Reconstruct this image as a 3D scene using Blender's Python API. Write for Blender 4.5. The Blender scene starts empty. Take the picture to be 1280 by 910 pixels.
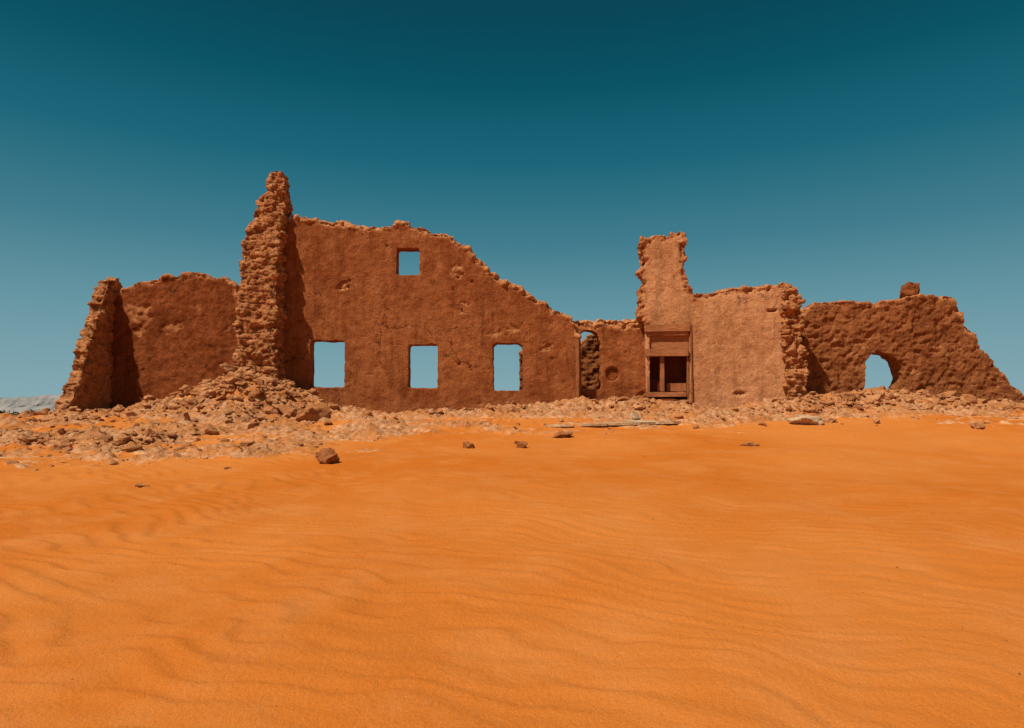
import bpy, bmesh, math, random
import numpy as np
from mathutils import Vector, Matrix, geometry
random.seed(7); rng=np.random.default_rng(7)
scene=bpy.context.scene
try:
    scene.view_settings.view_transform='Standard'; scene.view_settings.look='None'; scene.view_settings.exposure=0
except Exception: pass
# ------------------------------------------------------------------ survey helpers
F=853.0; PITCH=math.atan(62/F); CZ=2.0
def ray(px,py):
    u=(px-640)/F; v=(455-py)/F
    dy=math.cos(PITCH)-v*math.sin(PITCH); dz=math.sin(PITCH)+v*math.cos(PITCH)
    return u/dy, dz/dy
# ------------------------------------------------------------------ numpy noise
def _h(ix,iy,iz,seed):
    n=(ix.astype(np.int64)*374761393+iy.astype(np.int64)*668265263+iz.astype(np.int64)*1274126177+seed*974711)&0xffffffff
    n=((n^(n>>13))*1274126177)&0xffffffff
    n=((n^(n>>15))*2246822519)&0xffffffff
    n=n^(n>>16)
    return n/4294967295.0
def vnoise(x,y,z,seed=0):
    x,y,z=np.broadcast_arrays(np.asarray(x,float),np.asarray(y,float),np.asarray(z,float))
    ix=np.floor(x);iy=np.floor(y);iz=np.floor(z)
    fx=x-ix;fy=y-iy;fz=z-iz
    fx=fx*fx*(3-2*fx);fy=fy*fy*(3-2*fy);fz=fz*fz*(3-2*fz)
    r=0
    for a in (0,1):
        for b in (0,1):
            for c in (0,1):
                w=(fx if a else 1-fx)*(fy if b else 1-fy)*(fz if c else 1-fz)
                r=r+w*_h(ix+a,iy+b,iz+c,seed)
    return r*2-1
def fbm(x,y,z,o=4,seed=0):
    s=0;a=1;t=0
    for i in range(o):
        s=s+a*vnoise(x*2**i+i*7.3,y*2**i+i*3.1,z*2**i+i*5.7,seed+i); t+=a; a*=.5
    return s/t*1.6
def sst(a,b,x):
    t=np.clip((x-a)/(b-a),0,1); return t*t*(3-2*t)
# ------------------------------------------------------------------ materials
def newmat(name):
    m=bpy.data.materials.new(name); m.use_nodes=True
    nt=m.node_tree; nt.nodes.clear()
    out=nt.nodes.new('ShaderNodeOutputMaterial'); b=nt.nodes.new('ShaderNodeBsdfPrincipled')
    nt.links.new(b.outputs[0],out.inputs[0]); b.inputs['Roughness'].default_value=.95
    try: b.inputs['Specular IOR Level'].default_value=.05
    except Exception: pass
    return m,nt,b
def N(nt,t,**k):
    n=nt.nodes.new(t)
    for a,v in k.items(): setattr(n,a,v)
    return n
def noise(nt,vec,scale,detail=6,rough=.6,color=False):
    n=N(nt,'ShaderNodeTexNoise'); n.inputs['Scale'].default_value=scale; n.inputs['Detail'].default_value=detail; n.inputs['Roughness'].default_value=rough
    nt.links.new(vec,n.inputs['Vector']); return n.outputs[1 if color else 0]
def ramp(nt,fac,stops):
    r=N(nt,'ShaderNodeValToRGB'); e=r.color_ramp.elements
    while len(e)<len(stops): e.new(.5)
    for i,(p,c) in enumerate(stops):
        e[i].position=p
        e[i].color=(c,c,c,1) if not isinstance(c,tuple) else (*c,1)
    nt.links.new(fac,r.inputs[0]); return r.outputs[0]
def mix(nt,fac,a,b,mode='MIX'):
    m=N(nt,'ShaderNodeMix',data_type='RGBA',blend_type=mode)
    for s,v in ((0,fac),(6,a),(7,b)):
        if hasattr(v,'is_output'): nt.links.new(v,m.inputs[s])
        elif isinstance(v,tuple): m.inputs[s].default_value=(*v,1)
        else: m.inputs[s].default_value=v
    return m.outputs[2]
def mth(nt,op,a,b=0.):
    m=N(nt,'ShaderNodeMath',operation=op)
    for i,v in enumerate((a,b)):
        if hasattr(v,'is_output'): nt.links.new(v,m.inputs[i])
        else: m.inputs[i].default_value=v
    return m.outputs[0]
def bump(nt,bs,h,dist,strength=1.,prev=None):
    b=N(nt,'ShaderNodeBump'); b.inputs['Strength'].default_value=strength; b.inputs['Distance'].default_value=dist
    nt.links.new(h,b.inputs['Height'])
    if prev: nt.links.new(prev,b.inputs['Normal'])
    nt.links.new(b.outputs[0],bs.inputs['Normal']); return b.outputs[0]
def geopos(nt): return N(nt,'ShaderNodeNewGeometry').outputs['Position']

def wall_mat(name,pl,pl2,pale,core,core2,pits=.5,streak=.5,bmp=1.,crack=.8):
    m,nt,bs=newmat(name); P=geopos(nt)
    at=N(nt,'ShaderNodeAttribute',attribute_name='core').outputs['Fac']
    n1=noise(nt,P,.55,6,.7); n2=noise(nt,P,4,6,.68); n3=noise(nt,P,24,4,.75)
    c=mix(nt,ramp(nt,n1,[(.43,0.),(.55,1.)]),pl,pl2)
    c=mix(nt,ramp(nt,n2,[(.52,0.),(.68,.7)]),c,pale)
    c=mix(nt,ramp(nt,n2,[(.32,.7),(.46,0.)]),c,tuple(v*.55 for v in pl))
    mp=N(nt,'ShaderNodeMapping'); mp.inputs['Scale'].default_value=(2.2,2.2,.3); nt.links.new(P,mp.inputs[0])
    st=noise(nt,mp.outputs[0],1.1,5,.7)
    c=mix(nt,ramp(nt,st,[(.36,streak),(.49,0.)]),c,tuple(v*.5 for v in pl))
    c=mix(nt,ramp(nt,st,[(.56,0.),(.66,streak*.6)]),c,pale)
    sx=N(nt,'ShaderNodeSeparateXYZ'); nt.links.new(P,sx.inputs[0])
    zf=mth(nt,'ADD',sx.outputs[2],mth(nt,'MULTIPLY',n1,-1.6))
    mr=N(nt,'ShaderNodeMapRange'); mr.inputs[1].default_value=1.9; mr.inputs[2].default_value=1.1; nt.links.new(zf,mr.inputs[0])
    c=mix(nt,mth(nt,'MULTIPLY',mr.outputs[0],.45),c,tuple(v*1.0 for v in pale))
    cc=mix(nt,ramp(nt,n2,[(.38,0.),(.6,1.)]),core2,core)
    c=mix(nt,at,c,cc)
    c=mix(nt,1.,c,ramp(nt,n3,[(.3,.70),(.68,1.18)]),'MULTIPLY')
    v=N(nt,'ShaderNodeTexVoronoi'); v.inputs['Scale'].default_value=7; nt.links.new(P,v.inputs['Vector'])
    pit=ramp(nt,mth(nt,'ADD',v.outputs['Distance'],mth(nt,'MULTIPLY',n2,.5)),[(.34,0.),(.46,1.)])
    pm=mix(nt,pits,(1.,1.,1.),pit)
    c=mix(nt,1.,c,ramp(nt,pm,[(0.,.45),(1.,1.)]),'MULTIPLY')
    wv=N(nt,'ShaderNodeVectorMath',operation='SCALE'); wv.inputs['Scale'].default_value=.9; nt.links.new(noise(nt,P,1.6,5,.65,True),wv.inputs[0])
    av=N(nt,'ShaderNodeVectorMath',operation='ADD'); nt.links.new(P,av.inputs[0]); nt.links.new(wv.outputs[0],av.inputs[1])
    v2=N(nt,'ShaderNodeTexVoronoi',feature='DISTANCE_TO_EDGE'); v2.inputs['Scale'].default_value=.55; nt.links.new(av.outputs[0],v2.inputs['Vector'])
    ck=mth(nt,'ADD',v2.outputs['Distance'],mth(nt,'MULTIPLY',ramp(nt,n1,[(.47,.05),(.56,0.)]),1.))
    ckm=ramp(nt,ck,[(.002,1.-crack),(.010,1.)])
    c=mix(nt,1.,c,ckm,'MULTIPLY')
    nt.links.new(c,bs.inputs['Base Color'])
    hsum=mth(nt,'ADD',mth(nt,'MULTIPLY',n2,.13),mth(nt,'ADD',mth(nt,'MULTIPLY',n3,.045),mth(nt,'MULTIPLY',pm,.03)))
    hsum=mth(nt,'ADD',hsum,mth(nt,'MULTIPLY',ckm,.02))
    bump(nt,bs,hsum,1.,.85*bmp)
    return m
def w_(*t,k=1.): return (t[0]*1.03*k,t[1]*.94*k,t[2]*.76*k)
D=.84
M_main=wall_mat('plaster_brown',w_(.325,.096,.034,k=D),w_(.43,.145,.055,k=D),w_(.50,.195,.085,k=D*1.04),w_(.64,.31,.15),w_(.36,.13,.05),.25,.6,.8)
M_left=wall_mat('mud_render_dark',w_(.255,.068,.022,k=D),w_(.34,.098,.034,k=D),w_(.39,.13,.05,k=D),w_(.60,.27,.13),w_(.30,.09,.032),.6,.5)
M_right=wall_mat('plaster_pale',w_(.48,.215,.105),w_(.60,.29,.155),w_(.68,.37,.22),w_(.56,.25,.12),w_(.28,.10,.04),.2,.5,.7)
M_back=wall_mat('mud_render_rough',w_(.32,.108,.04,k=D),w_(.41,.148,.06,k=D),w_(.48,.20,.085,k=D),w_(.55,.24,.11),w_(.27,.09,.034),.9,.3,1.,.3)
M_spur=wall_mat('mud_core',w_(.44,.17,.074),w_(.50,.21,.095),w_(.60,.285,.14),w_(.60,.28,.135),w_(.25,.088,.034),.6,.3,1.,.2)

def stone_mat(name,a,b):
    m,nt,bs=newmat(name); P=geopos(nt)
    n0=noise(nt,P,1.7,3); n1=noise(nt,P,12,6,.7); n2=noise(nt,P,60,3,.7)
    c=mix(nt,ramp(nt,n0,[(.35,0.),(.65,1.)]),a,b); c=mix(nt,1.,c,ramp(nt,n1,[(.3,.6),(.7,1.2)]),'MULTIPLY')
    nt.links.new(c,bs.inputs['Base Color']); bump(nt,bs,mth(nt,'ADD',mth(nt,'MULTIPLY',n1,.08),mth(nt,'MULTIPLY',n2,.014)),1.,.8); return m
M_stone=stone_mat('clay_stone',(.60,.27,.115),(.40,.145,.046))
M_dstone=stone_mat('dark_stone',(.30,.09,.028),(.42,.15,.05))
M_slab=stone_mat('pale_slab',(.66,.46,.29),(.56,.32,.16))

# ------------------------------------------------------------------ terrain function
_ty=np.arange(-20,120,.05)
_tz=np.interp(_ty,[-20,0,3.5,5,8,12,15,17,19,20.3,22.5,26,32,45,120],[.1,.2,.41,.56,.79,1.04,1.27,1.5,1.80,1.90,1.92,1.8,1.5,1.2,1.2])
_k=np.hanning(41);_k/=_k.sum(); _tz=np.convolve(np.pad(_tz,20,mode='edge'),_k,'valid')
MOUNDS=[(-7.7,20.1,1.0,.9,.90),(-9.4,20.2,1.3,.9,.50),(-6.3,20.5,1.2,.6,.28),(-12.9,20.0,1.,.8,.14),(3.4,21.3,2.0,.5,.38),(8.4,20.9,.8,.5,.32),
        (10.8,21.3,1.6,.8,.52),(13.8,21.3,1.8,.7,.37),(0.,21.,2,.4,.08),(-9.5,17.4,2.2,1.3,.16),(-7.0,15.4,1.4,.8,.08)]
def crust(x,y):
    near=np.interp(x,[-18,-14,-12,-9,-5,-3.5,-2,0,6,10,18],[16.5,14.0,12.4,11.4,11.6,13.4,15.2,16.4,17.0,17.8,18.4])
    n=fbm(x*.4,y*.9,0*x,4,11)*1.6+fbm(x*1.6,y*3,0*x,4,15)*1.1
    m=sst(0,3.0,y-near+n)*(1-sst(23,27,y+n))*sst(-17.5,-15.5,x+n)*(1-sst(17,20,x))
    return m*(1-.85*sst(-.05,.4,fbm(x*.6,y*1.5,0*x,4,17))*(1-sst(18.8,20.5,y)))
def hfun(x,y):
    x=np.asarray(x,float);y=np.asarray(y,float)
    z=np.interp(y,_ty,_tz)
    out=sst(13,16.5,-x-0.)*sst(12,20,y)*.30+sst(15.5,20,x)*sst(12,20,y)*.25
    z=z-out*(1-sst(30,45,y))
    for mx,my,sx,sy,h in MOUNDS: z=z+h*np.exp(-((x-mx)/sx)**2/2-((y-my)/sy)**2/2)
    nearf=1-sst(40,90,np.abs(y-10)+np.abs(x)*.3)
    z=z+.07*fbm(x*.22,y*.22,0*x,3,3)*nearf*sst(1,8,y)+.03*fbm(x*.7,y*.7,0*x,2,4)*nearf
    c=crust(x,y)*nearf
    z=z+c*(.04+.15*fbm(x*1.5,y*2.2,0*x,5,21)+.11*np.abs(fbm(x*5,y*6,0*x,3,22)))
    return z
def ripple(x,y):
    fade=1-sst(15,19.5,y)
    w=fbm(x*.7,y*.7,0*x,3,31)*1.0+fbm(x*2.1,y*2.1,0*x,3,33)*.22
    left=1-sst(-3.5,2.5,x+0*y)
    amp=(.2+.8*sst(-.4,.4,fbm(x*.7,y*.9,0*x,3,35)))*(.42+.58*left)
    ph=(x*.45+y*.89+w*.5)/.29
    t=ph-np.floor(ph)
    prof=np.where(t<.80,t/.80,(1-t)/.20); prof=prof**1.4
    ph2=(x*.30+y*.95+w*.35+.05*fbm(x*3,y*3,0*x,2,37))/.125
    ph3=(x*.36+y*.92+w*.5)/.2
    return fade*(amp*.027*prof+.0028*np.sin(ph2*6.283)*(1.1-amp*.6)+.0048*np.sin(ph3*6.283)*(1-left*.5)+.005*fbm(x*4,y*4,0*x,4,39))
def ground_at(px,py):
    k,mm=ray(px,py)
    Y=2.
    while Y<60:
        if CZ+mm*Y<=float(hfun(k*Y,Y)): break
        Y+=.04
    return k*Y,Y
def axis(segs,lo,hi,g=1.25):
    c=[]
    for a,b,s in segs: c+=list(np.arange(a,b,s))
    c.append(segs[-1][1])
    s=segs[-1][2]; v=c[-1]
    while v<hi: s*=g; v+=s; c.append(v)
    s=segs[0][2]; v=c[0]; pre=[]
    while v>lo: s*=g; v-=s; pre.append(v)
    return np.array(pre[::-1]+c)
def mesh_np(name,V,Fc,mat,smooth=True):
    V=np.asarray(V,np.float32); Fc=np.asarray(Fc,np.int32); nv,nf,k=len(V),len(Fc),Fc.shape[1]
    me=bpy.data.meshes.new(name); me.vertices.add(nv); me.vertices.foreach_set('co',V.ravel())
    me.loops.add(nf*k); me.loops.foreach_set('vertex_index',Fc.ravel())
    me.polygons.add(nf); me.polygons.foreach_set('loop_start',np.arange(0,nf*k,k,dtype=np.int32))
    me.update(calc_edges=True); me.validate()
    me.polygons.foreach_set('use_smooth',np.full(nf,bool(smooth)))
    if mat: me.materials.append(mat)
    o=bpy.data.objects.new(name,me); scene.collection.objects.link(o); return o
xs=axis([(-17,17,.05)],-4500,4500); ys=axis([(2.6,9,.03),(9,23,.055)],-300,6000)
X,Y=np.meshgrid(xs,ys); nx,ny=len(xs),len(ys)
Z=hfun(X,Y); C=crust(X,Y); Z=Z+ripple(X,Y)*(1-C)
V=np.stack([X.ravel(),Y.ravel(),Z.ravel()],1)
i=np.arange(nx*ny).reshape(ny,nx)
Q=np.stack([i[:-1,:-1],i[:-1,1:],i[1:,1:],i[1:,:-1]],-1).reshape(-1,4)
m,nt,bs=newmat('desert_sand'); P=geopos(nt)
at=N(nt,'ShaderNodeAttribute',attribute_name='crust').outputs['Fac']
nA=noise(nt,P,.18,3,.5); nB=noise(nt,P,1.1,5,.65); nC=noise(nt,P,7,6,.7); nD=noise(nt,P,120,3,.75)
c=mix(nt,ramp(nt,nA,[(.40,0.),(.60,1.)]),(.535,.140,.016),(.59,.182,.032))
c=mix(nt,ramp(nt,nB,[(.45,0.),(.72,.7)]),c,(.61,.215,.055))
c=mix(nt,1.,c,ramp(nt,nD,[(.3,.74),(.7,1.14)]),'MULTIPLY')
cr=mix(nt,ramp(nt,nC,[(.38,0.),(.6,1.)]),(.40,.135,.04),(.68,.35,.17))
cr=mix(nt,ramp(nt,nB,[(.47,0.),(.58,.6)]),cr,(.56,.18,.035))
fac=ramp(nt,mth(nt,'ADD',at,mth(nt,'MULTIPLY',mth(nt,'SUBTRACT',nC,.5),1.4)),[(.24,0.),(.46,1.)])
c=mix(nt,fac,c,cr)
sx=N(nt,'ShaderNodeSeparateXYZ'); nt.links.new(P,sx.inputs[0])
far=N(nt,'ShaderNodeMapRange'); far.inputs[1].default_value=26; far.inputs[2].default_value=60; nt.links.new(sx.outputs[1],far.inputs[0])
c=mix(nt,far.outputs[0],c,(.30,.12,.055))
nt.links.new(c,bs.inputs['Base Color'])
hs=mth(nt,'ADD',mth(nt,'MULTIPLY',nD,.007),mth(nt,'MULTIPLY',mth(nt,'MULTIPLY',nC,at),.22))
hs=mth(nt,'ADD',hs,mth(nt,'MULTIPLY',noise(nt,P,26,3,.6),.016))
bump(nt,bs,hs,1.,.75)
g=mesh_np('ground',V,Q,m)
a=g.data.attributes.new('crust','FLOAT','POINT'); a.data.foreach_set('value',C.ravel().astype(np.float32))

# ------------------------------------------------------------------ ruin
ruin=bpy.data.objects.new('ruined_mudbrick_house',None); scene.collection.objects.link(ruin)
class Plane:
    def __init__(s,px,Y,deg=0.):
        k,_=ray(px,517); s.Y=Y; s.x=k*Y; s.t=math.radians(deg)
    def loc(s,px,py,d=0.):
        k,mm=ray(px,py); ct,st=math.cos(s.t),math.sin(s.t)
        x0=s.x-d*st; y0=s.Y+d*ct
        q=(k*y0-x0)/(ct-k*st); return q,CZ+mm*(y0+q*st)
    def mat(s): return Matrix.Translation((s.x,s.Y,0))@Matrix.Rotation(s.t,4,'Z')
def rag(pts,amp,step,seed,closed=False):
    r=random.Random(seed); out=[]
    n=len(pts); rngi=range(n if closed else n-1)
    for j in rngi:
        a=Vector(pts[j]);b=Vector(pts[(j+1)%n]); L=(b-a).length; k=max(1,int(L/step))
        nn=Vector((-(b-a).y,(b-a).x)); nn=nn/max(nn.length,1e-6)
        for q in range(k):
            p=a.lerp(b,q/k)
            if q>0 or not closed: p=p+nn*r.uniform(-amp,amp)
            out.append((p.x,p.y))
    if not closed: out.append(tuple(pts[-1]))
    return out
def add_prism(verts,faces,loops,fd,bd):
    flat=[p for l in loops for p in l]; n=len(flat); base=len(verts)
    for p in flat: verts.append((p[0],fd(p),p[1]))
    for p in flat: verts.append((p[0],bd(p),p[1]))
    tr=geometry.tessellate_polygon([[Vector((p[0],p[1],0)) for p in l] for l in loops])
    for t in tr:
        faces.append((base+t[0],base+t[1],base+t[2])); faces.append((base+n+t[2],base+n+t[1],base+n+t[0]))
    o=0
    for l in loops:
        m=len(l)
        for j in range(m):
            a=base+o+j;b=base+o+(j+1)%m
            faces.append((a,b,b+n,a+n))
        o+=m
def finish(name,verts,faces,mat,mw,top,vox=.04,rough=0.,edge=.16,amp=.075,spall=.62,seed=0,band=.5,dents=(),hole=1.,smooth=True):
    me=bpy.data.meshes.new('t'); me.from_pydata(verts,[],faces); me.update()
    bm=bmesh.new(); bm.from_mesh(me); bmesh.ops.recalc_face_normals(bm,faces=bm.faces); bm.to_mesh(me); bm.free()
    o=bpy.data.objects.new('t',me); scene.collection.objects.link(o)
    md=o.modifiers.new('r','REMESH'); md.mode='VOXEL'; md.voxel_size=vox; md.use_smooth_shade=smooth
    dg=bpy.context.evaluated_depsgraph_get(); ev=o.evaluated_get(dg)
    m2=bpy.data.meshes.new_from_object(ev); bpy.data.objects.remove(o)
    n=len(m2.vertices); co=np.empty(n*3); m2.vertices.foreach_get('co',co); co=co.reshape(-1,3)
    no=np.empty(n*3); m2.vertices.foreach_get('normal',no); no=no.reshape(-1,3)
    s,d,z=co.T
    dist=np.full(n,9.)
    for (a,b) in zip(top[:-1],top[1:]):
        ax,az=a;bx,bz=b; L=(bx-ax)**2+(bz-az)**2+1e-9
        t=np.clip(((s-ax)*(bx-ax)+(z-az)*(bz-az))/L,0,1)
        dist=np.minimum(dist,np.hypot(s-ax-t*(bx-ax),z-az-t*(bz-az)))
    nz=fbm(s*3,d*3,z*3,3,seed+5)
    core=1-sst(edge*.5,edge*1.1,dist+nz*.07)
    sp=fbm(s*1.1,d*1.1,z*1.5,5,seed+9)
    spm=sst(spall,spall+.06,sp)
    core=np.maximum(core,spm*.7); cm=np.maximum(core,rough)
    und=.022*fbm(s*.8,d*.8,z*.8,3,seed+1)+.008*fbm(s*4,d*4,z*4,3,seed+2)
    big=fbm(s*2.6,d*2.6,z*3.2,4,seed+3)
    fine=fbm(s*8,d*8,z*9,3,seed+4)
    rid=np.abs(fbm(s*4.5,d*4.5,z*5.5,3,seed+12))
    cre=-(1-sst(0,.22,rid))
    hp=sst(.35,.6,vnoise(s*5.5,d*5.5,z*6.5,seed+13))
    zz=z/.19+.35*fbm(s*1.2,d*1.2,z*.7,3,seed+6)
    ro=np.floor(zz); br=_h(ro,np.floor((s+ro*.37)/.34+.25*nz),np.floor(d/.34+.25*nz),seed)-.5
    jo=np.abs((zz-ro)-.5)*2; joint=-sst(.78,1.,jo)
    disp=und+cm*(amp*big*.8+amp*.5*fine+amp*.45*cre-amp*.9*hole*hp+band*amp*(br*1.5+joint*.7))-spm*.02
    co=co+no*disp[:,None]
    for (ds,dz,rs,rz,dp) in dents:
        e=((s-ds)/rs)**2+((z-dz)/rz)**2
        co[:,1]+=np.where(d<.25,dp*(1-sst(.5,1.1,e+.25*nz)),0)
    m2.vertices.foreach_set('co',co.ravel()); m2.update()
    a=m2.attributes.new('core','FLOAT','POINT'); a.data.foreach_set('value',np.clip(core,0,1).astype(np.float32))
    m2.materials.clear(); m2.materials.append(mat)
    ob=bpy.data.objects.new(name,m2); scene.collection.objects.link(ob); ob.matrix_world=mw; ob.parent=ruin; m2.name=name
    return ob
BOT=1.0
def wall(name,pl,top,mat,thick=.45,holes=(),ragamp=.04,ragstep=.11,seed=1,holeamp=.012,dentpx=(),**k):
    T=[pl.loc(*p) for p in top]; R=rag(T,ragamp,ragstep,seed)
    outer=[(R[0][0],BOT)]+R+[(R[-1][0],BOT)]
    H=[rag([pl.loc(*p) for p in h],holeamp,.12,seed+3+j,True) for j,h in enumerate(holes)]
    v=[];f=[]; add_prism(v,f,[outer]+H,lambda p:0.,lambda p:thick)
    dents=[(*pl.loc(a,b),rs,rz,dp) for a,b,rs,rz,dp in dentpx]
    return finish(name,v,f,mat,pl.mat(),R,seed=seed*10,dents=dents,**k)
def R4(x0,y0,x1,y1): return [(x0,y0),(x1,y0),(x1,y1),(x0,y1)]

PL_left=Plane(140,21.6,0)
wall('side_wall',PL_left,[(134,372),(140,367),(157,360),(175,353),(190,350),(205,345),(222,344),(232,338),(246,340),(258,345),(275,345),(290,352),(296,362),(300,380)],M_left,seed=2,rough=.3,ragamp=.035,edge=.12,spall=.8,band=.2,hole=.4)
PL_main=Plane(352,21.3,0)
wall('main_wall',PL_main,[(346,275),(352,277),(365,268),(385,271),(398,276),(420,277),(440,281),(462,282),(490,284),(496,277),(510,278),(522,284),(535,284),(540,291),(555,290),(566,296),(575,305),(588,312),(596,324),(606,330),(612,340),(626,348),(640,355),(655,362),(670,373),(684,378),(692,386),(703,391),(712,398),(723,408),(725,420)],
     M_main,holes=[R4(388,426,430,484),R4(511,431,547,485),[(617,488),(617,432),(621,429),(648,430),(653,434),(654,488)],R4(496,311,524,343)],seed=3,rough=.05,edge=.17,spall=.85,band=.4,amp=.09,
     dentpx=[(574,455,.05,.06,.08),(437,350,.04,.05,.06),(590,352,.06,.04,.06),(479,372,.03,.04,.06),(690,448,.05,.04,.05),(520,372,.03,.03,.05),(463,468,.14,.04,.02),(600,505,.1,.05,.03),(405,400,.03,.03,.05)])
PL_mid=Plane(725,21.85,0)
wall('recessed_wall',PL_mid,[(700,388),(712,396),(722,399),(742,401),(752,397),(765,399),(780,402),(795,399),(812,403)],M_main,
     holes=[[(727,488),(727,416),(733,413),(741,414),(747,419),(751,430),(751,487)]],seed=4,rough=.12,edge=.3,spall=.6,amp=.09,dentpx=[(782,440,.06,.04,.05),(765,468,.22,.22,.09)])
PL_rear=Plane(700,24.6,4)
wall('rear_wall',PL_rear,[(650,440),(680,432),(718,434),(728,428),(736,418),(744,416),(752,422),(770,430),(790,436)],M_back,seed=5,rough=.8,spall=.7)
PL_r=Plane(808,21.55,-7)
wall('front_wall_and_tower',PL_r,[(807,404),(800,400),(797,392),(798,372),(802,352),(798,340),(803,322),(799,305),(803,292),(811,297),(822,294),(834,293),(846,289),(857,288),(860,300),(856,312),(858,322),(852,334),(860,346),(863,360),(867,367),(885,365),(905,362),(925,360),(950,358),(966,355),(978,353),(986,356)],
     M_right,thick=.6,holes=[R4(812,409,861,498)],seed=6,rough=.05,edge=.2,spall=.9,ragamp=.03,amp=.09,
     dentpx=[(965,388,.16,.045,.16),(930,405,.03,.03,.05),(893,430,.03,.03,.05),(955,425,.05,.02,.04),(940,470,.03,.03,.04)])
PL_c=Plane(985,20.85,0)
wall('broken_corner',PL_c,[(979,360),(984,356),(993,358),(999,366),(1003,376),(1001,388),(1008,398),(1005,415),(1003,430),(1010,448),(1011,465),(1008,480),(1014,500)],M_spur,thick=1.4,seed=7,rough=1.,amp=.10,band=.9,hole=.8,vox=.03)
PL_b=Plane(1010,21.9,2)
wall('archway_wall',PL_b,[(1002,400),(1008,386),(1020,379),(1032,377),(1050,376),(1066,375),(1080,378),(1098,379),(1112,376),(1128,373),(1142,371),(1158,369),(1176,369),(1190,371),(1196,382),(1204,390),(1208,405),(1218,418),(1226,432),(1237,446),(1246,460),(1258,468),(1266,480),(1280,492),(1292,512)],M_back,
     thick=.6,holes=[[(1081,500),(1083,470),(1084,453),(1089,444),(1100,440),(1112,443),(1121,449),(1127,460),(1128,472),(1123,484),(1121,500)]],seed=8,rough=.8,edge=.14,amp=.055,spall=.6,ragamp=.05,holeamp=.03,band=.2,vox=.033)
def spur(name,outl,depthf,yback,mat,seed,**k):
    pts=[]
    for px,py in outl:
        kx,mm=ray(px,py); Yf=depthf(py); pts.append((kx*Yf,CZ+mm*Yf,Yf))
    P2=rag([(p[0],p[1]) for p in pts],.035,.13,seed)
    outer=[(P2[0][0],BOT)]+P2+[(P2[-1][0],BOT)]
    zs=np.array([p[1] for p in pts]); yv=np.array([p[2] for p in pts]); o=np.argsort(zs)
    v=[];f=[]; add_prism(v,f,[outer],lambda p:float(np.interp(p[1],zs[o],yv[o])),lambda p:yback)
    return finish(name,v,f,mat,Matrix.Identity(4),P2,seed=seed*10,**k)
spur('tall_cross_wall',[(290,520),(292,480),(293,440),(294,400),(297,365),(299,340),(301,318),(304,300),(310,282),(317,265),(325,248),(333,232),(337,217),(343,211),(354,213),(357,226),(356,245),(354,262),(351,285),(348,310),(346,340),(345,380),(345,430),(344,520)],
     lambda py: np.interp(py,[212,260,310,340,420,520],[21.2,21.05,20.75,20.5,20.4,20.3]),21.7,M_spur,9,rough=1.,amp=.085,band=1.1,hole=.8,edge=.3,vox=.028)
def cross(name,xr,xl,prof,mat,seed,**k):
    R=rag(prof,.06,.14,seed); outer=[(R[0][0],BOT)]+R+[(R[-1][0],BOT)]
    v=[];f=[]; add_prism(v,f,[outer],lambda p:0.,lambda p:xr-xl)
    mw=Matrix.Translation((xr,0,0))@Matrix(((0,-1,0,0),(1,0,0,0),(0,0,1,0),(0,0,0,1)))
    return finish(name,v,f,mat,mw,R,seed=seed*10,**k)
xr=ray(137,517)[0]*21.6
def zz(py,Y): return CZ+ray(137,py)[1]*Y
cross('low_cross_wall',xr+.02,xr-.36,[(19.3,zz(535,19.3)),(19.55,zz(510,19.5)),(19.8,zz(490,19.8)),(20.05,zz(468,20)),(20.3,zz(440,20.3)),(20.55,zz(415,20.5)),(20.8,zz(390,20.8)),(21.1,zz(365,21.1)),(21.3,zz(350,21.3)),(21.7,zz(348,21.7)),(22.,zz(352,22.))],M_spur,11,rough=.6,amp=.075,band=1.,edge=.3,vox=.03)

def rock_mesh(seed,sub=3,flat=.7):
    bm=bmesh.new(); bmesh.ops.create_icosphere(bm,subdivisions=sub,radius=1)
    co=np.array([v.co[:] for v in bm.verts]); fc=np.array([[v.index for v in f.verts] for f in bm.faces]); bm.free()
    r=np.random.default_rng(seed)
    for _ in range(14):
        n=r.normal(size=3); n/=np.linalg.norm(n); h=r.uniform(.42,.8); dd=co@n; ov=np.maximum(dd-h,0); co=co-ov[:,None]*n*.97
    q=fbm(co[:,0]*1.8+seed,co[:,1]*1.8,co[:,2]*1.8,3,seed); co=co*(1+.22*q[:,None]); co/=np.abs(co).max(); co[:,2]*=flat
    return co,fc
def place(co,fc,loc,size,rotz,tilt=.0,asp=(1,1,1)):
    M=Matrix.Rotation(rotz,3,'Z')@Matrix.Rotation(tilt,3,'X'); A=np.array(M)
    return (co*np.array(asp)*size)@A.T+np.array(loc)
co,fc=rock_mesh(77,4,1.)
q=fbm(co[:,0]*3,co[:,1]*3,co[:,2]*3,4,5); co=co*(1+.22*q[:,None])
s_,z_=PL_b.loc(1145,361); w=PL_b.mat()@Vector((s_,.3,z_-.02))
o=mesh_np('loose_block',place(co,fc,w,.46,.3,0,(1.15,.8,.9)),fc,M_back); o.parent=ruin

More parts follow.
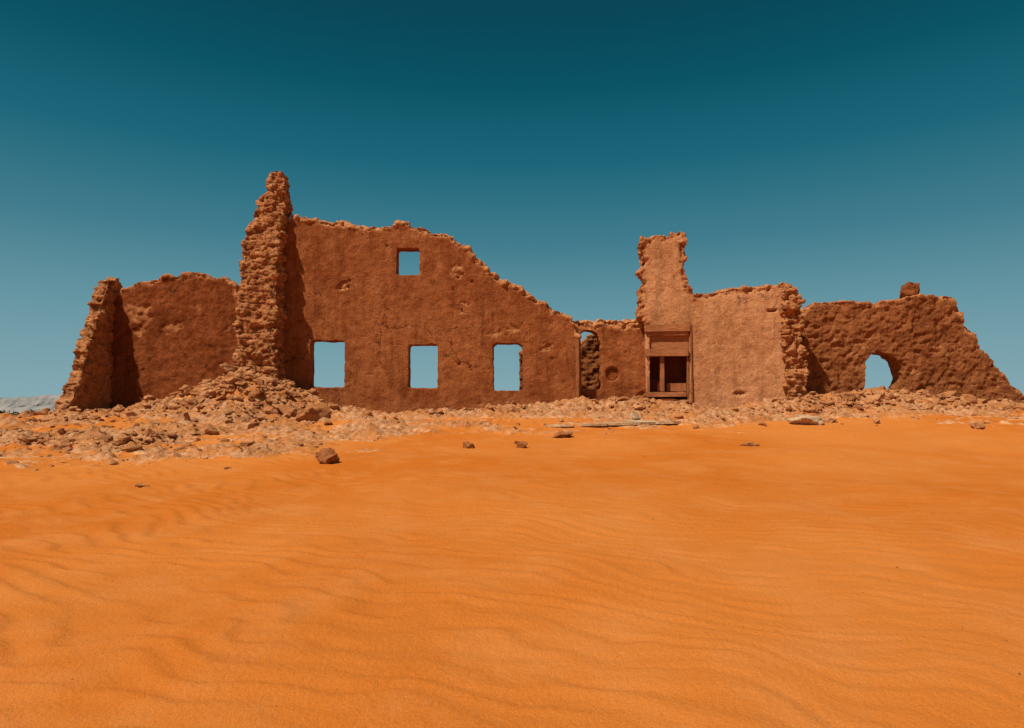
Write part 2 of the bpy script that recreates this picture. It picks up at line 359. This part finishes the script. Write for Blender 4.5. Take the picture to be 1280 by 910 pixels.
# ---- timber
def wood(name,a,b,g):
    m,nt,bs=newmat(name); tc=N(nt,'ShaderNodeTexCoord').outputs['Object']
    mp=N(nt,'ShaderNodeMapping'); mp.inputs['Scale'].default_value=g; nt.links.new(tc,mp.inputs[0])
    n=noise(nt,mp.outputs[0],6,7,.65); n2=noise(nt,tc,3,5)
    c=mix(nt,ramp(nt,n,[(.3,0.),(.7,1.)]),a,b); c=mix(nt,1.,c,ramp(nt,n2,[(.3,.7),(.7,1.1)]),'MULTIPLY')
    nt.links.new(c,bs.inputs['Base Color']); bump(nt,bs,n,.03,.8); bs.inputs['Roughness'].default_value=.8; return m
W_h=wood('old_wood_h',(.30,.098,.036),(.50,.20,.08),(.5,6,6)); W_v=wood('old_wood_v',(.28,.09,.033),(.46,.18,.07),(6,6,.5)); W_d=wood('leaf_interior_shade',(.07,.016,.008),(.16,.042,.018),(6,6,.5))  # darkest wood has the doorway's interior shade put into its colour
def beam(name,pl,x0,y0,x1,y1,d0,d1,mat,par,bev=.012):
    a=pl.loc(x0,y0,d0); b=pl.loc(x1,y1,d0)
    me=bpy.data.meshes.new(name); bm=bmesh.new(); bmesh.ops.create_cube(bm,size=1)
    sx=b[0]-a[0]; sz=a[1]-b[1]; sy=d1-d0
    bmesh.ops.scale(bm,vec=(sx,sy,sz),verts=bm.verts)
    bmesh.ops.subdivide_edges(bm,edges=[e for e in bm.edges if e.calc_length()>.5*max(sx,sz)],cuts=5)
    for v in bm.verts: v.co+=Vector((random.uniform(-1,1),random.uniform(-1,1),random.uniform(-1,1)))*.006
    bmesh.ops.bevel(bm,geom=[e for e in bm.edges if len(e.link_faces)==2 and e.calc_face_angle()>.8],offset=bev,segments=2,affect='EDGES')
    bm.to_mesh(me); bm.free(); me.materials.append(mat)
    o=bpy.data.objects.new(name,me); scene.collection.objects.link(o)
    o.matrix_world=pl.mat()@Matrix.Translation(((a[0]+b[0])/2,(d0+d1)/2,(a[1]+b[1])/2)); o.parent=par; return o
door=bpy.data.objects.new('wooden_door',None); scene.collection.objects.link(door); door.parent=ruin
p=PL_r
beam('lintel_top',p,806,406,863,414,-.10,.12,W_h,door)
beam('lintel_lower',p,809,414.6,861,419,-.04,.14,W_h,door)
beam('transom_panel',p,810,419.3,861,436,.07,.12,W_h,door,.006)
beam('transom_rail',p,807,436.3,861,445,-.09,.14,W_h,door)
beam('jamb_left',p,808.5,445.4,813,512,.0,.16,W_v,door)
beam('jamb_right',p,858.5,445.4,862,512,.0,.16,W_v,door)
beam('outer_post',p,862.6,404,866.5,516,-.06,.1,W_v,door)
beam('mullion',p,825,445.4,831,489.5,.04,.3,W_v,door)
beam('dark_interior_board',p,800,400,875,515,.44,.50,W_d,door,.004)  # backing sheet; its dark colour stands in for the unlit room behind
beam('leaf_left_panel',p,813,474,825,489,.33,.39,W_d,door,.004)
beam('leaf_right_rail_top',p,831,447,862,451,.33,.39,W_d,door,.004)
beam('leaf_right_panel_low',p,833,479,858,489,.30,.39,W_v,door,.004)
beam('sill',p,808.6,490,858.2,496,-.04,.38,W_h,door,.006)
beam('wall_post',PL_main,719.5,424,724.5,514,-.05,.03,W_v,ruin)
# round vent
s_,z_=PL_mid.loc(765,468,.02)
bm=bmesh.new(); bmesh.ops.create_circle(bm,cap_ends=False,segments=28,radius=.20)
prev=bm.edges[:]
for sc_,dz_ in ((.86,.03),(.80,-.03),(.35,-.035),(.25,-.08)):
    r=bmesh.ops.extrude_edge_only(bm,edges=prev); iv=[v for v in r['geom'] if isinstance(v,bmesh.types.BMVert)]
    prev=[e for e in r['geom'] if isinstance(e,bmesh.types.BMEdge) and e.verts[0] in iv and e.verts[1] in iv]
    for v in iv:
        l=math.hypot(v.co.x,v.co.y); v.co.x*=.20*sc_/l; v.co.y*=.20*sc_/l; v.co.z+=dz_
bmesh.ops.contextual_create(bm,geom=iv)
for v in bm.verts: v.co+=Vector((random.uniform(-.012,.012),random.uniform(-.012,.012),0))
me=bpy.data.meshes.new('round_vent'); bm.to_mesh(me); bm.free(); me.materials.append(M_left)
o=bpy.data.objects.new('round_vent',me); scene.collection.objects.link(o); o.matrix_world=PL_mid.mat()@Matrix.Translation((s_,.06,z_))@Matrix.Rotation(math.radians(90),4,'X'); o.parent=ruin

# ------------------------------------------------------------------ rubble
lib2=[rock_mesh(100+i,2,.8) for i in range(14)]; lib3=[rock_mesh(200+i,3,.8) for i in range(12)]; lib1=[rock_mesh(300+i,1,.8) for i in range(8)]
VV=[];FF=[];cnt=0
def addrocks(L_):
    global cnt
    A=np.array([(a[0],a[1]) for a in L_]); H=hfun(A[:,0],A[:,1])
    for (x,y,s,keep),h in zip(L_,H):
        L=lib3 if s>.12 else (lib2 if s>.04 else lib1)
        co,fc=L[rng.integers(len(L))]
        asp=(rng.uniform(.8,1.5),rng.uniform(.7,1.1),rng.uniform(.55,1.15))
        VV.append(place(co,fc,(x,y,h+s*.12),s,rng.uniform(0,6.28),rng.uniform(-.6,.6),asp)); FF.append(fc+cnt); cnt+=len(co)
def size(lo,hi,a=1.6):
    u=rng.random(); return lo*(1-u*(1-(lo/hi)**a))**(-1/a)
def cluster(n,mx,my,sx,sy,lo,hi,ymax=21.2):
    addrocks([(rng.normal(mx,sx),min(rng.normal(my,sy),ymax-rng.random()*.2),size(lo,hi),1) for _ in range(n)])
def box(n,x0,x1,y0,y1,lo,hi,pw=1.,base=.12):
    P_=[(rng.uniform(x0,x1),y0+(y1-y0)*rng.random()**pw,size(lo,hi),1) for _ in range(n)]
    A=np.array([(a[0],a[1]) for a in P_]); K=crust(A[:,0],A[:,1])*sst(-.35,.45,fbm(A[:,0]*.9,A[:,1]*.9,0*A[:,0],3,91))
    addrocks([p for p,k in zip(P_,K) if rng.random()<base+k])
cluster(560,-7.7,19.7,.85,.55,.035,.38,20.6)
cluster(360,-9.4,19.6,1.2,.7,.03,.34,21.0)
cluster(160,-6.2,20.0,.8,.5,.03,.32,20.9)
cluster(160,-12.6,19.3,.9,.6,.03,.34,20.6)
cluster(260,-9.8,16.8,1.6,1.2,.02,.24)
cluster(170,-7.6,13.8,1.3,.9,.012,.15)
cluster(110,-10.5,14.6,1.1,.8,.015,.17)
cluster(70,-5.4,13.0,.8,.6,.012,.08)
box(1800,-14,-3.,12.0,20.5,.018,.28,.8,.03)
box(1000,-13.5,-6.,14.5,19.8,.03,.32,.9,.05)
box(1300,-5,5.5,16.4,21.0,.012,.18,.6,.04)
box(280,-3,5.5,19.4,21.1,.03,.26,.6)
cluster(260,3.8,20.8,1.4,.35,.02,.26,21.2)
box(1200,5,16,17.6,20.6,.012,.17,.6,.04)
cluster(260,9.0,20.4,.8,.35,.03,.30,20.9)
cluster(280,11.0,20.8,1.4,.4,.03,.32,21.5)
cluster(200,14.,20.8,1.3,.4,.03,.28,21.5)
mesh_np('rubble',np.concatenate(VV),np.concatenate(FF),M_stone,False)
VV=[];FF=[];cnt=0
P_=[]
for _ in range(1400):
    y=2.8+14*rng.random()**1.1; P_.append((rng.uniform(-.8,.8)*y,y,size(.003,.012,2.2),1))
addrocks(P_)
mesh_np('pebbles',np.concatenate(VV),np.concatenate(FF),M_dstone,False)
nr=0
for (px,py,w,hh,mt) in [(411,581,30,.9,M_dstone),(397,574,17,.8,M_dstone),(586,561,16,.8,M_dstone),(653,561,15,.9,M_dstone),(646,556,9,.9,M_dstone),(937,558,22,.4,M_stone),(1018,532,50,.42,M_slab),(1040,529,22,.6,M_stone),(1228,537,24,.6,M_stone),
      (172,610,20,.4,M_stone),(704,548,26,.45,M_stone),(105,549,60,.55,M_stone),(385,528,52,.6,M_stone),(360,522,34,.8,M_stone),(335,518,32,.8,M_stone),(396,520,30,.8,M_stone),(262,545,26,.5,M_stone),(150,560,26,.5,M_stone)]:
    x,y=ground_at(px,py); s=w/F*y/2
    co,fc=rock_mesh(500+nr,4,hh); q=fbm(co[:,0]*4,co[:,1]*4,co[:,2]*4,4,nr); co=co*(1+.26*q[:,None])
    V_=place(co,fc,(x,y+s*.6,float(hfun(x,y+s*.6))+s*hh*.35),s,rng.uniform(-.4,.4),0,(1.05,.8,1.))
    mesh_np('rock' if nr==0 else 'rock.%03d'%nr,V_,fc,mt,True); nr+=1
bm=bmesh.new()
for (px,py,w,l,th,tz,tx) in [(800,529,1.0,.55,.05,.2,.1),(772,531,1.3,.4,.04,-.15,.03),(835,530,.9,.5,.05,.4,-.05),(745,533,.9,.35,.04,.1,.0),(795,524,.35,.28,.04,.9,.9),(700,534,.8,.3,.03,-.2,0.)]:
    x,y=ground_at(px,py); z=float(hfun(x,y))
    ang=sorted(rng.uniform(0,6.28,8)); M=Matrix.Translation((x,y,z+.035))@Matrix.Rotation(tz,4,'Z')@Matrix.Rotation(tx,4,'X')
    lo=[bm.verts.new(M@Vector((math.cos(t)*w/2,math.sin(t)*l/2*1.2,-th))) for t in ang]; hi=[bm.verts.new(M@Vector((math.cos(t)*w/2,math.sin(t)*l/2*1.2,th/2))) for t in ang]
    bm.faces.new(hi); bm.faces.new(lo[::-1])
    for j in range(8): bm.faces.new((lo[j],lo[(j+1)%8],hi[(j+1)%8],hi[j]))
bmesh.ops.recalc_face_normals(bm,faces=bm.faces)
me=bpy.data.meshes.new('broken_slabs'); bm.to_mesh(me); bm.free(); me.materials.append(M_slab)
o=bpy.data.objects.new('broken_slabs',me); scene.collection.objects.link(o)

# ------------------------------------------------------------------ distant hills
m,nt,bs=newmat('hazy_rock'); P=geopos(nt); mp=N(nt,'ShaderNodeMapping'); mp.inputs['Scale'].default_value=(.02,.02,.1); nt.links.new(P,mp.inputs[0])
c=mix(nt,ramp(nt,noise(nt,mp.outputs[0],1.,6,.6),[(.35,0.),(.65,1.)]),(.19,.19,.18),(.30,.275,.25)); nt.links.new(c,bs.inputs['Base Color'])  # greyed base colours carry the distance haze
hx=np.linspace(-2600,-500,420)
base=1700+60*fbm(hx*.006,0*hx,0*hx,4,61)
H=(40+5*np.floor(2.2*fbm(hx*.006,0*hx,0*hx,3,62))+3*fbm(hx*.03,0*hx,0*hx,3,63))*(1-sst(-1000,-700,hx))
prof=[(0,-.1),(12,.15),(30,.4),(40,.5),(46,.85),(52,.97),(70,1.),(200,.98),(420,-.1)]
V=[(x,b+dd+8*float(f),h*pz+.5) for dd,pz in prof for x,b,h,f in zip(hx,base,H,fbm(hx*.05,0*hx+dd*.1,0*hx,3,64))]
n=len(hx); Q=[(r*n+j,r*n+j+1,(r+1)*n+j+1,(r+1)*n+j) for r in range(len(prof)-1) for j in range(n-1)]
mesh_np('hills',V,Q,m,False)
# ------------------------------------------------------------------ distant shrubs
m,nt,bs=newmat('shrub_leaves'); P=geopos(nt)
c=mix(nt,noise(nt,P,1.5,3),(.035,.035,.018),(.12,.075,.035)); nt.links.new(c,bs.inputs['Base Color'])
V=[];Q=[]
for _ in range(300):
    y=rng.uniform(52,90); x=rng.uniform(-1.2,-.5)*y; h=rng.uniform(.5,1.0); w=h*rng.uniform(.8,1.6); z0=float(hfun(x,y))
    for _ in range(60):
        d=rng.normal(size=3)*np.array([w*.4,w*.4,h*.28]); c0=np.array([x,y,z0+h*.4])+d; c0[2]=max(c0[2],z0)
        a=rng.normal(size=3)*.12; b=rng.normal(size=3)*.12; k=len(V)
        V+= [tuple(c0-a),tuple(c0+b),tuple(c0+a),tuple(c0-b)]; Q.append((k,k+1,k+2,k+3))
mesh_np('distant_shrubs',V,Q,m,False)

# ------------------------------------------------------------------ light
AZ=math.radians(46); EL=math.radians(56)
sd=Vector((-math.sin(AZ)*math.cos(EL),-math.cos(AZ)*math.cos(EL),math.sin(EL)))
L=bpy.data.lights.new('sun','SUN'); L.energy=5.; L.angle=math.radians(.5); L.color=(1,.93,.82)
lo=bpy.data.objects.new('sun',L); scene.collection.objects.link(lo); lo.rotation_euler=sd.to_track_quat('Z','Y').to_euler(); lo.location=(-20,-20,30)
w=bpy.data.worlds.new('World'); scene.world=w; w.use_nodes=True; nt=w.node_tree; nt.nodes.clear()
out=nt.nodes.new('ShaderNodeOutputWorld'); bg=nt.nodes.new('ShaderNodeBackground'); bg.inputs[1].default_value=.1
sky=nt.nodes.new('ShaderNodeTexSky'); sky.sky_type='NISHITA'; sky.sun_disc=False; sky.sun_elevation=EL; sky.sun_rotation=math.radians(180)+AZ
tc=nt.nodes.new('ShaderNodeTexCoord'); sp=nt.nodes.new('ShaderNodeSeparateXYZ'); nt.links.new(tc.outputs['Generated'],sp.inputs[0])
rp=ramp(nt,sp.outputs[2],[(0.,(.240,.40,.45)),(.02,(.230,.395,.445)),(.136,(.135,.305,.365)),(.246,(.047,.198,.262)),(.348,(.009,.132,.192)),(.44,(.0,.085,.128)),(.515,(0.,.060,.094)),(1.,(0.,.03,.05))])
sc=N(nt,'ShaderNodeVectorMath',operation='SCALE'); sc.inputs['Scale'].default_value=10.; nt.links.new(rp,sc.inputs[0])
mx=mix(nt,.975,sky.outputs[0],sc.outputs[0]); nt.links.new(mx,bg.inputs[0]); nt.links.new(bg.outputs[0],out.inputs[0])
# ------------------------------------------------------------------ camera
cam=bpy.data.cameras.new('camera'); cam.sensor_width=36; cam.lens=36*F/1280; cam.clip_end=9000; cam.clip_start=.05
co_=bpy.data.objects.new('camera',cam); scene.collection.objects.link(co_); co_.location=(0,0,CZ); co_.rotation_euler=(math.radians(90)+PITCH,0,0)
scene.camera=co_
